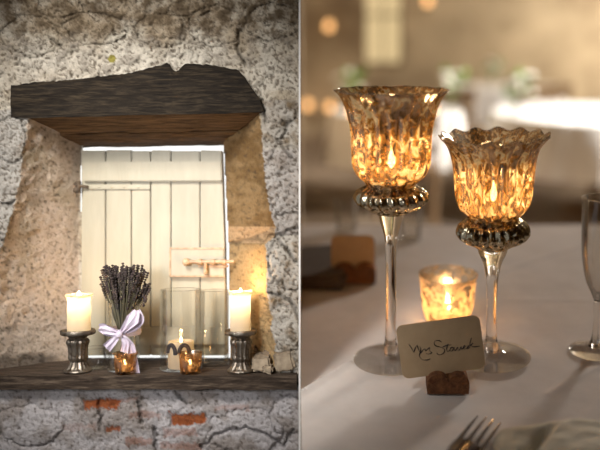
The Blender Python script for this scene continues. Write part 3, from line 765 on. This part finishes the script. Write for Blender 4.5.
TZ = TABLE_Z+.003
def goblet(label, px, y_foot, y_rim, profile_px, bodymat, ribs, ribamp, scal, x_ref, e, foot_hw, stem_px, collar_px, twist=0.0):
    base = T(px, y_foot); D = base.y
    hgt = lambda y: V(px, y, D).z-TABLE_Z
    Zr = lambda y: (V(px, y, D)-Vector((0, 0, CAMZ))).dot(Vector((0, _c, -_s)))
    W_ = lambda n, y: n/F*Zr(y)
    t = thing('goblet_candle_holder', label, 'candle holder', TL(base.x, base.y, TZ), 'tall footed mercury glass goblets on the table')
    n = 160
    # bowl
    outer = smooth_prof([(W_(hw, y), hgt(y)) for y, hw in profile_px][::-1], 5)
    rimz = outer[-1][1]
    inner = [(max(r-.0018, 0), z) for r, z in outer][::-1]
    zb0 = outer[0][1]
    def mod(th, i, r, z):
        k = sstep(zb0, zb0+.02, z); kk = sstep(rimz-.05, rimz, z)
        a = ribamp*(1-.35*kk)
        rr = r*(1+k*(1-.8*kk)*a*(abs(math.cos(ribs*(th+twist*z)/2))-.6))
        return rr+scal*.4*kk*math.cos(14*th), z+scal*kk*kk*math.cos(14*th)
    bm = bmesh.new(); lathe(bm, outer, n, mod, caps=False)
    rim_in = [(inner[0][0], rimz)]+[(r, z) for r, z in inner if z > zb0+.012]+[(0, zb0+.012)]
    lathe(bm, outer[-1:]+rim_in, n, mod, caps=False, mi=1)
    bw = obj('bowl', bm, [bodymat, M['thinbowl']], t)
    # rim bead
    bm = bmesh.new(); R0 = outer[-1][0]
    pts = []
    for k in range(161):
        th = 2*PI*k/160; r, z = mod(th, 0, R0-.0008, rimz); pts.append(Vector((r*math.cos(th), r*math.sin(th), z)))
    tube(bm, pts, .0014, 6, cap=False); obj('rim', bm, M['stemglass'], t)
    # collar
    bm = bmesh.new(); cp = smooth_prof([(W_(hw, y), hgt(y)) for y, hw in collar_px][::-1], 5)
    lathe(bm, cp, n, lambda th, i, r, z: (r*(1+.045*math.cos(ribs*th+z*60)), z)); obj('collar', bm, M['collar'], t)
    # stem and foot
    bm = bmesh.new(); sp = [(W_(hw, y), hgt(y)) for y, hw in stem_px][::-1]
    fr = W_(foot_hw, y_foot)
    sp = [(fr*.17, .011), (fr*.2, .02)]+sp
    lathe(bm, smooth_prof(sp, 3), 72); obj('stem', bm, M['stemglass'], t)
    bm = bmesh.new(); lathe(bm, smooth_prof([(fr*.96, 0), (fr, .0012), (fr*.97, .003), (fr*.7, .0055), (fr*.42, .009), (fr*.24, .015)], 3), 72); obj('foot', bm, M['footglass'], t)
    # tealight in the bowl
    rz = zb0+.0125; rr = min(.034, outer[3][0]*.8)
    bm = bmesh.new(); lathe(bm, [(0, rz), (rr, rz), (rr, rz+.014), (rr-.001, rz+.0145), (rr-.002, rz+.012), (0, rz+.0115)], 32, caps=False)
    obj('tealight', bm, M['wax'], t)
    fz = rz+.016
    bm = bmesh.new(); lathe(bm, smooth_prof([(0, fz), (.005, fz+.006), (.0062, fz+.014), (.0035, fz+.026), (0, fz+.038)], 4), 20, caps=False)
    obj('flame', bm, M['flame_soft'], t)
    l = point('goblet_light', (0, 0, fz+.03), e, (1, .72, .4), .012); l.parent = t
    return t
goblet('taller gold mercury glass goblet with smooth flared rim, at left', 390.5, 361, 92,
       [(92, 57.5), (97, 53), (104, 48.5), (114, 44), (128, 40.5), (142, 39), (158, 38.5), (168, 37.5), (176, 33.5), (182, 28), (187, 24)],
       M['gobletA'], 20, .09, .0005, 391, .95, 37, [(213, 14), (222, 11.5), (232, 8.5), (246, 6), (290, 5.2), (335, 5.4), (348, 7)],
       [(185, 22), (189, 27), (193, 34), (198, 36.5), (204, 34), (210, 24), (215, 14.5)])
gB = goblet('shorter gold mercury glass goblet with scalloped rim, at right', 491, 359, 139,
       [(139, 55), (144, 50.5), (152, 45), (163, 41), (178, 38.8), (195, 37.5), (208, 34.5), (215, 30), (221, 25)],
       M['gobletB'], 26, .08, .0032, 489, .85, 39, [(250, 15), (256, 14), (264, 10), (274, 7.5), (290, 5.4), (325, 5), (342, 6)],
       [(220, 22), (224, 29), (229, 34), (236, 35.5), (242, 31), (247, 21), (251, 15)])

gB.matrix_world = gB.matrix_world @ TL(0, 0, .0025) @ Matrix.Rotation(math.radians(-1.5), 4, 'Y')
# ---- votive
base = T(447, 322)
t = thing('votive_holder', 'small round glowing peach mercury glass votive between the goblets', 'candle holder', TL(base.x, base.y, TZ))
uu = base.y/_c/F*.98
Zv = (base-Vector((0, 0, CAMZ))).dot(Vector((0, _c, -_s))); uu = Zv/F
hv = V(447, 275, base.y).z-TABLE_Z
outer = smooth_prof([(17*uu, 0), (21*uu, .003), (25*uu, hv*.3), (26.5*uu, hv*.6), (27.5*uu, hv*.85), (29*uu, hv)], 4)
bm = bmesh.new(); lathe(bm, [(0, 0)]+outer, 64, caps=False)
lathe(bm, outer[-1:]+[(r-.002, max(z, .006)) for r, z in outer[::-1]]+[(0, .006)], 64, caps=False, mi=1)
obj('glass_body', bm, [M['votive'], M['thinbowl']], t)
bm = bmesh.new(); lathe(bm, [(0, .0065), (.026, .0065), (.026, .022), (.024, .022), (0, .02)], 32, caps=False); obj('tealight', bm, M['wax'], t)
bm = bmesh.new(); lathe(bm, smooth_prof([(0, .023), (.0045, .028), (.0055, .036), (.003, .048), (0, .06)], 4), 16, caps=False); obj('flame', bm, M['flame_soft'], t)
l = point('votive_light', (0, 0, .055), .35, (1, .62, .28), .01); l.parent = t

# ---- place card on a cork
def place_card(cpx, cpy, wpx, hpx, kx, ky, roll, label, clabel, write, lean=.12):
    base = T(kx, ky); D = base.y
    Zc = (V(cpx, cpy, D)-Vector((0, 0, CAMZ))).dot(Vector((0, _c, -_s))); s = Zc/F
    ctr = V(cpx, cpy, D+.012)
    mw = TL(*ctr) @ Matrix.Rotation(-lean, 4, 'X') @ Matrix.Rotation(-roll, 4, 'Y')
    t = thing('place_card', label, 'place card', mw)
    w, h, r = wpx*s/2, hpx*s/2/.985, 7*s
    out = []
    for (cx, cz, a0) in ((w-r, h-r, 0), (-w+r, h-r, 90), (-w+r, -h+r, 180), (w-r, -h+r, 270)):
        for k in range(7):
            a = math.radians(a0+k*15); out.append((cx+r*math.cos(a), cz+r*math.sin(a)))
    bm = bmesh.new(); f = [bm.verts.new((x, -.0006, z)) for x, z in out]; b = [bm.verts.new((x, .0006, z)) for x, z in out]
    bm.faces.new(f); bm.faces.new(b[::-1])
    for k in range(len(f)): bm.faces.new((f[k], f[(k+1) % len(f)], b[(k+1) % len(f)], b[k]))
    obj('card', bm, M['card'], t, smooth=False)
    if write:
        bm = bmesh.new()
        def stroke(p, wd=.46):
            pp = smooth_prof3([(x, y, 0) for x, y in p], 5)
            q = []
            for x, y, _ in pp:
                X = (x/4.5+380-cpx)*s; Zz = -(y/4.5+300-cpy)*s
                c_, s_ = math.cos(-roll), math.sin(-roll)
                q.append(Vector((X*c_-Zz*s_, -.0009, X*s_+Zz*c_)))
            tube(bm, q, [wd*s*(.75+.35*math.sin(i*.5)) for i in range(len(q))], 5)
        for p in WRITING: stroke(p)
        obj('handwriting', bm, M['cardedge'], t)
    ck = thing('cork_stand', clabel, 'cork', TL(base.x, base.y+.004, TZ))
    ws = s*21
    for sx in (-1, 1):
        bm = bmesh.new()
        prof = [(-1, 0), (1, 0)]
        # half cork standing on its cut face: domed section extruded front to back
        n = 14; A = []; B = []
        hh = 21*s
        for k in range(n+1):
            a = PI*k/n
            A.append((math.cos(a)*ws*.52, hh*(.35+.65*math.sin(a)**.7) if 0 < k < n else hh*.35))
        A = [(ws*.5, 0)]+A+[(-ws*.5, 0)]
        ft = [bm.verts.new((sx*ws*.5+x, -.013, z)) for x, z in A]; bk = [bm.verts.new((sx*ws*.5+x, .022, z)) for x, z in A]
        bm.faces.new(ft); bm.faces.new(bk[::-1])
        for k in range(len(ft)): bm.faces.new((ft[k], ft[(k+1) % len(ft)], bk[(k+1) % len(ft)], bk[k]))
        for v in bm.verts: v.co += Vector((fb(v.co*90), fb(v.co*90+Vector((3, 3, 3))), 0))*.0012
        obj('cork_half', bm, M['cork'], ck)
    return t
WRITING = [[(128, 198), (140, 216), (150, 236)], [(150, 236), (158, 214), (166, 202)], [(166, 202), (172, 222), (180, 238)], [(180, 238), (182, 220), (178, 208)],
           [(182, 232), (176, 252), (190, 270), (212, 272), (226, 266)], [(182, 240), (190, 228), (200, 218), (204, 228), (212, 222)],
           [(212, 222), (222, 214), (222, 228), (232, 238), (218, 244), (206, 240)],
           [(276, 188), (262, 180), (244, 186), (248, 204), (272, 212), (290, 222), (286, 240), (266, 248), (256, 240)],
           [(280, 212), (302, 202), (322, 200)], [(306, 196), (300, 218), (304, 232), (314, 224)],
           [(330, 212), (318, 216), (318, 230), (328, 226), (334, 212), (338, 228), (344, 222)], [(344, 222), (350, 212), (352, 226), (360, 222), (366, 208), (368, 222)],
           [(368, 222), (378, 214), (386, 206), (378, 206), (376, 220), (390, 218)], [(390, 218), (400, 206), (394, 206), (394, 218), (404, 214)],
           [(412, 168), (406, 190), (404, 216)], [(404, 206), (420, 192), (410, 202), (426, 210), (452, 206)]]
place_card(440.8, 347, 85, 55.5, 447.5, 393, math.radians(8), 'cream handwritten place card in focus, standing in a cork', 'dark cork block holding the handwritten place card', True)
place_card(353, 254, 44, 38, 355, 284, 0, 'blurred blank backed place card far behind the taller goblet', 'blurred cork block far behind the taller goblet', False)

# ---- champagne glass at the right edge
base = T(594, 353); D = base.y; Zc = (base-Vector((0, 0, CAMZ))).dot(Vector((0, _c, -_s))); s = Zc/F
hg_ = lambda y: V(598, y, D).z-TABLE_Z
t = thing('champagne_glass', 'plain clear stemmed champagne glass at the right edge', 'glass', TL(base.x, base.y, TZ))
outer = smooth_prof([(2.5*s, hg_(304)), (6*s, hg_(296)), (12*s, hg_(283)), (16.5*s, hg_(262)), (18.3*s, hg_(240)), (18.8*s, hg_(220)), (19.3*s, hg_(200))], 5)
bm = bmesh.new(); lathe(bm, [(0, outer[0][1])]+outer+[(r-.0014, z) for r, z in outer[::-1] if r > .006]+[(0, outer[0][1]+.01)], 64, caps=False); obj('bowl', bm, M['thinbowl'], t)
bm = bmesh.new(); tube(bm, [Vector((19.1*s*math.cos(a*PI/40), 19.1*s*math.sin(a*PI/40), outer[-1][1])) for a in range(81)], .001, 6, cap=False); obj('rim', bm, M['stemglass'], t)
bm = bmesh.new(); fr = 24.5*s
lathe(bm, smooth_prof([(fr*.96, 0), (fr, .0012), (fr*.96, .003), (fr*.6, .006), (fr*.3, .012)], 3), 48); obj('foot', bm, M['footglass'], t)
bm = bmesh.new(); lathe(bm, smooth_prof([(fr*.26, .010), (3.2*s, .03), (2.4*s, hg_(320)), (3.4*s, hg_(310)), (3*s, hg_(303))], 3), 48); obj('stem', bm, M['stemglass'], t)

t.matrix_world = t.matrix_world @ TL(0, 0, .0012) @ Matrix.Rotation(math.radians(-1.2), 4, 'Y')
# ---- fork
def rot_frame(o, d):  # matrix with local +y along d on the table
    a = math.atan2(d.y, d.x)-PI/2
    return TL(*o) @ Matrix.Rotation(a, 4, 'Z')
tip = T(490, 427); root_ = T(458, 464); d = (tip-root_); d.z = 0
fk = thing('table_fork', 'silver fork with tines pointing up at bottom edge of the photo', 'fork', rot_frame((tip.x, tip.y, TZ), d.normalized()))
for k in range(4):
    bm = bmesh.new(); x = (k-1.5)*.0125
    P_ = [Vector((x*.98, .0-.003*abs(k-1.5), .012)), Vector((x, -.03, .010)), Vector((x, -.06, .007)), Vector((x, -.085, .0055))]
    tube(bm, P_, [.0012, .0024, .003, .0034], 8); obj('tine', bm, M['steel'], fk)
bm = bmesh.new(); tube(bm, [Vector((0, -.08, .0055)), Vector((0, -.1, .005)), Vector((0, -.13, .005)), Vector((0, -.16, .010)), Vector((0, -.28, .012)), Vector((0, -.40, .004))], [.024, .024, .014, .005, .006, .009], 12)
for v in bm.verts: v.co.z = .0008+(v.co.z-.0)*.6 if v.co.z > 0 else .0008
obj('handle', bm, M['steel'], fk)

# ---- napkin with a deep groove
nb = T(563, 458)
nk = thing('folded_napkin', 'soft folded ivory napkin at the lower right corner', 'napkin', TL(nb.x, nb.y, TZ+.001))
bm = bmesh.new(); n = 40; g = {}
for j in range(n+1):
    for i in range(n+1):
        a = i/n*2-1; b = j/n*2-1
        edge = max(0, 1-max(abs(a), abs(b))**6)
        z = .002+edge*(.024+.008*math.sin(a*3+.6)+.004*fb(Vector((a*2, b*2, 1))))-.024*math.exp(-((a*1.0+.42-b*.5)/.1)**2)*edge*sstep(.75, .2, b)
        g[i, j] = bm.verts.new((a*.095*(1-.12*abs(b)**3), b*.065*(1-.2*abs(a)**3)+.0*a, z))
for j in range(n):
    for i in range(n): bm.faces.new((g[i, j], g[i+1, j], g[i+1, j+1], g[i, j+1]))
ring = [g[i, 0] for i in range(n+1)]+[g[n, j] for j in range(1, n+1)]+[g[i, n] for i in range(n-1, -1, -1)]+[g[0, j] for j in range(n-1, 0, -1)]
low = [bm.verts.new((v.co.x, v.co.y, 0.0005)) for v in ring]
for k in range(len(ring)): bm.faces.new((ring[k], low[k], low[(k+1) % len(ring)], ring[(k+1) % len(ring)]))
bm.faces.new(low)
obj('napkin_cloth', bm, M['napkin'], nk)
# dark brown block beside the far card, and a far glass
nb = T(314, 276)
bm = bmesh.new(); box(bm, -.095, .06, -.11, .16, 0, .03, .008)
for v in bm.verts: v.co.z *= 1+.3*math.sin(v.co.x*30)
tag(obj('folded_napkin', bm, M['darkblock'], mw=TL(nb.x+.03, nb.y, TZ) @ Matrix.Rotation(-.1, 4, 'Z')), 'dark brown blurred low block beside the far place card', 'napkin')
for (px, py, lb_) in ((346, 232, 'blurred small water glass behind the far place card'), (410, 240, 'blurred small water glass between the two goblets')):
    b_ = T(px, py); t = thing('water_glass', lb_, 'glass', TL(b_.x, b_.y, TZ), 'blurred water glasses at the far side of the table')
    bm = bmesh.new(); lathe(bm, [(0, 0), (.028, 0), (.03, .002), (.036, .1), (.034, .1), (.028, .008), (0, .008)], 32, caps=False); obj('glass_body', bm, M['thinbowl'], t)

# ================================================================== RIGHT: THE ROOM BEYOND
bm = bmesh.new(); box(bm, -1.2, 6.0, -2.3, 10.2, -.1, 0); strut(obj('floor', bm, M['floor'], smooth=False))
bm = bmesh.new()
WX0, WX1, WZ0 = (364-PX)/F*9.6, (402-PX)/F*9.6, V(380, 66, 9.6).z
box(bm, -1.3, WX0, 9.6, 9.9, 0, 3.6); box(bm, WX1, 6.0, 9.6, 9.9, 0, 3.6); box(bm, WX0, WX1, 9.6, 9.9, 0, WZ0); box(bm, WX0, WX1, 9.6, 9.9, WZ0+1.3, 3.6)
strut(obj('wall_back', bm, M['farwall'], smooth=False))
wn = bpy.data.objects.new('window_1', None); COL.objects.link(wn); wn.location = ((WX0+WX1)/2, 9.75, WZ0); strut(wn)
hw_ = (WX1-WX0)/2
bm = bmesh.new(); box(bm, -hw_, hw_, 0, .01, 0, 1.3); obj('pane', bm, M['curtain'], wn, smooth=False)
bm = bmesh.new()
box(bm, -hw_, -hw_+.03, -.04, -.005, 0, 1.3); box(bm, hw_-.03, hw_, -.04, -.005, 0, 1.3); box(bm, -hw_, hw_, -.04, -.005, 0, .04); box(bm, -.012, .012, -.04, -.005, 0, 1.3); box(bm, -hw_, hw_, -.04, -.005, .62, .65)
obj('window_frame', bm, M['darkwood'], wn, smooth=False)
bm = bmesh.new(); box(bm, 6.0, 6.2, -2.3, 9.9, 0, 3.6); strut(obj('wall_right', bm, M['farwall'], smooth=False))
bm = bmesh.new(); cl_ = [(6.2, -2.5), (6.2, 9.9), (-.99, 9.9), (.335, -2.5)]
a_ = [bm.verts.new((x, y, 3.6)) for x, y in cl_]; b_ = [bm.verts.new((x, y, 3.7)) for x, y in cl_]
bm.faces.new(a_); bm.faces.new(b_[::-1])
for k in range(4): bm.faces.new((a_[k], a_[(k+1) % 4], b_[(k+1) % 4], b_[k]))
strut(obj('ceiling', bm, M['darkside'], smooth=False))
bm = bmesh.new(); box(bm, .3, 6.2, -2.5, -2.3, 0, 3.6); strut(obj('wall_front', bm, M['darkside'], smooth=False))

# tables with cloths
def round_table(px, py, r, lab1, lab2):
    c = T(px, py)
    t = thing('round_table', lab1, 'table', TL(c.x, c.y, 0), 'round tables in the blurred room beyond')
    bm = bmesh.new(); lathe(bm, [(0, .70), (r-.02, .70), (r-.02, .742), (0, .742)], 40, caps=False); obj('table_top', bm, M['darkwood'], t)
    bm = bmesh.new(); tube(bm, [(0, 0, 0), (0, 0, .02), (0, 0, .05), (0, 0, .7)], [.25, .24, .04, .04], 16); obj('pedestal', bm, M['darkwood'], t)
    bm = bmesh.new(); lathe(bm, [(0, .75), (r*.9, .75), (r, .747), (r+.01, .735), (r+.03, .5), (r+.05, .36)], 96, lambda th, i, rr, z: (rr+(.03*math.cos(14*th) if i > 3 else 0)*(.75-z)*2.5, z), caps=False)
    tag(obj('tablecloth', bm, M['white'], mw=TL(c.x, c.y, 0)), lab2, 'tablecloth', 'white cloths on the blurred round tables')
    return c
c1 = round_table(600, 112, .8, 'round table under white cloth at far right of the blurred room', 'bright white cloth on the far right round table')
c2 = round_table(396, 110, .5, 'round table under white cloth behind the taller goblet', 'white cloth on the round table behind the taller goblet')
c3 = round_table(505, 86, .65, 'farthest round table under white cloth, near the far wall', 'white cloth on the farthest round table')

def chair(label, loc, rz, proto=[None]):
    if proto[0] is None:
        t = thing('dining_chair', label, 'chair', TL(0, 0, 0), 'wooden chairs around the blurred tables')
        bm = bmesh.new(); box(bm, -.21, .21, -.2, .2, .43, .46, .008); obj('seat', bm, M['darkwood'], t)
        bm = bmesh.new(); box(bm, -.2, .2, -.215, -.185, .72, .84, .008); box(bm, -.2, .2, -.21, -.19, .58, .64, .006); obj('backrest', bm, M['darkwood'], t)
        for sx in (-.19, .19):
            bm = bmesh.new(); tube(bm, [(sx, .17, 0), (sx, .17, .43)], [.014, .018], 8); obj('leg', bm, M['darkwood'], t)
            bm = bmesh.new(); tube(bm, [(sx, -.2, 0), (sx, -.19, .45), (sx, -.2, .86)], [.014, .018, .014], 8); obj('leg', bm, M['darkwood'], t)
        proto[0] = t; c = t
    else: c = copy_tree(proto[0])
    c['label'] = label
    c.matrix_world = TL(*loc) @ Matrix.Rotation(rz, 4, 'Z')
    return c
chair('wooden chair behind the far right round table', (c1.x-.2, c1.y+1.1, 0), PI)
chair('wooden chair at near side of the round table behind goblets', (c2.x+.05, c2.y-.86, 0), 0)
chair('wooden chair right of the round table behind goblets', (c2.x+.45, c2.y+.8, 0), PI-.5)
chair('wooden chair in front of the farthest round table', (c3.x+.3, c3.y-1.0, 0), -.3)

def flowers(label, x, y, z, seed, hv_=.14, nf=9):
    random.seed(seed)
    t = thing('flower_vase', label, 'vase of flowers', TL(x, y, z), 'flower vases on the blurred tables')
    bm = bmesh.new(); lathe(bm, [(0, 0), (.035, 0), (.045, .03), (.03, hv_), (.027, hv_), (.04, .03), (0, .01)], 24, caps=False); obj('vase', bm, M['glass'], t)
    bl_ = bmesh.new(); bf = bmesh.new(); st = bmesh.new()
    for k in range(nf*2):
        a = random.uniform(0, 2*PI); r = random.uniform(.02, .12); h = hv_+random.uniform(.02, .17)
        p = Vector((r*math.cos(a), r*math.sin(a), h)); tube(st, [(0, 0, .02), (p.x*.2, p.y*.2, hv_), p], .003, 5)
        if k % 2: blob(bl_, p, .045, (1, .25, .6), 1, rot=Matrix.Rotation(a, 3, 'Z') @ Matrix.Rotation(random.uniform(-1, 1), 3, 'Y'))
        else:
            for q in range(6):
                b = q*PI/3; blob(bf, p+Vector((math.cos(b)*.018, math.sin(b)*.018, 0)), .02, (1, 1, .6), 1)
            blob(bf, p, .02)
    tag(obj('foliage', bl_, M['leaf'], t), kind='stuff'); tag(obj('blossoms', bf, M['petal'], t), kind='stuff'); tag(obj('stems', st, M['leaf'], t), kind='stuff')
def tv(px, py, c, z=.75): q = T(px, py); return q.x, q.y, .7505
flowers('white flowers and leaves in a vase on the far right table', *tv(515, 116.5, c1), 3, nf=10)
flowers('leafy vase between the two goblets on the far table', *tv(452, 112, c2), 4, nf=9)
flowers('leafy vase on the far table just left of the taller goblet', *tv(352, 112, c2), 5, nf=7)
flowers('white flower vase on the farthest table, seen above the scalloped goblet', *tv(492, 88, c3), 6, nf=9)
def bokeh_votive(px, py, zz, label, r=.03, e=9):
    q = T(px, py, zz)
    t = thing('tealight_glass', label, 'candle', TL(q.x, q.y, zz), 'distant tealights glowing in the dining room')
    bm = bmesh.new(); lathe(bm, [(0, 0), (r, 0), (r*1.2, r*2.2), (r*1.1, r*2.2), (r*.9, .004), (0, .004)], 20, caps=False); obj('glass_body', bm, M['glass'], t)
    bm = bmesh.new(); lathe(bm, smooth_prof([(0, .006), (.02, .018), (.024, .034), (.012, .055), (0, .075)], 3), 14, caps=False); obj('flame', bm, FARFL, t)
    return t
FARFL = emis('far_tealight_glow', (1, .52, .2, 1), 5)
bokeh_votive(352, 116, .7505, 'distant orange tealight at left edge of the table behind the taller goblet')
bokeh_votive(434, 116, .7505, 'distant orange tealight between the two goblets')
# wall lamps high on the far wall, and low bulbs for table candles
def sconce(px, py, label, D=9.3):
    p = V(px, py, D)
    t = thing('wall_lamp', label, 'lamp', TL(p.x, p.y, p.z), 'small amber wall lamps at the far end')
    bm = bmesh.new(); blob(bm, (0, 0, 0), .05, (1, 1, 1.2), 2); obj('bulb', bm, BULB, t)
    bm = bmesh.new(); tube(bm, [(0, 0, -.055), (0, .03, -.09), (0, 9.6-D, -.09)], .012, 8); obj('bracket', bm, M['rust'], t)
BULB = emis('amber_bulb', (1, .5, .18, 1), 2.6)
sconce(329, 26, 'amber wall lamp high on the dark far wall, left')
sconce(308, 105, 'amber glow of a table candle at far left of the dining room')  # this and the next bulb stand in for candles on a far table
sconce(330, 107, 'amber glow of a table candle just left of the taller goblet rim')
sconce(484, 122, 'low amber wall lamp just above the scalloped goblet rim')
sconce(428, 1, 'amber wall lamp high on the far wall, at top edge')
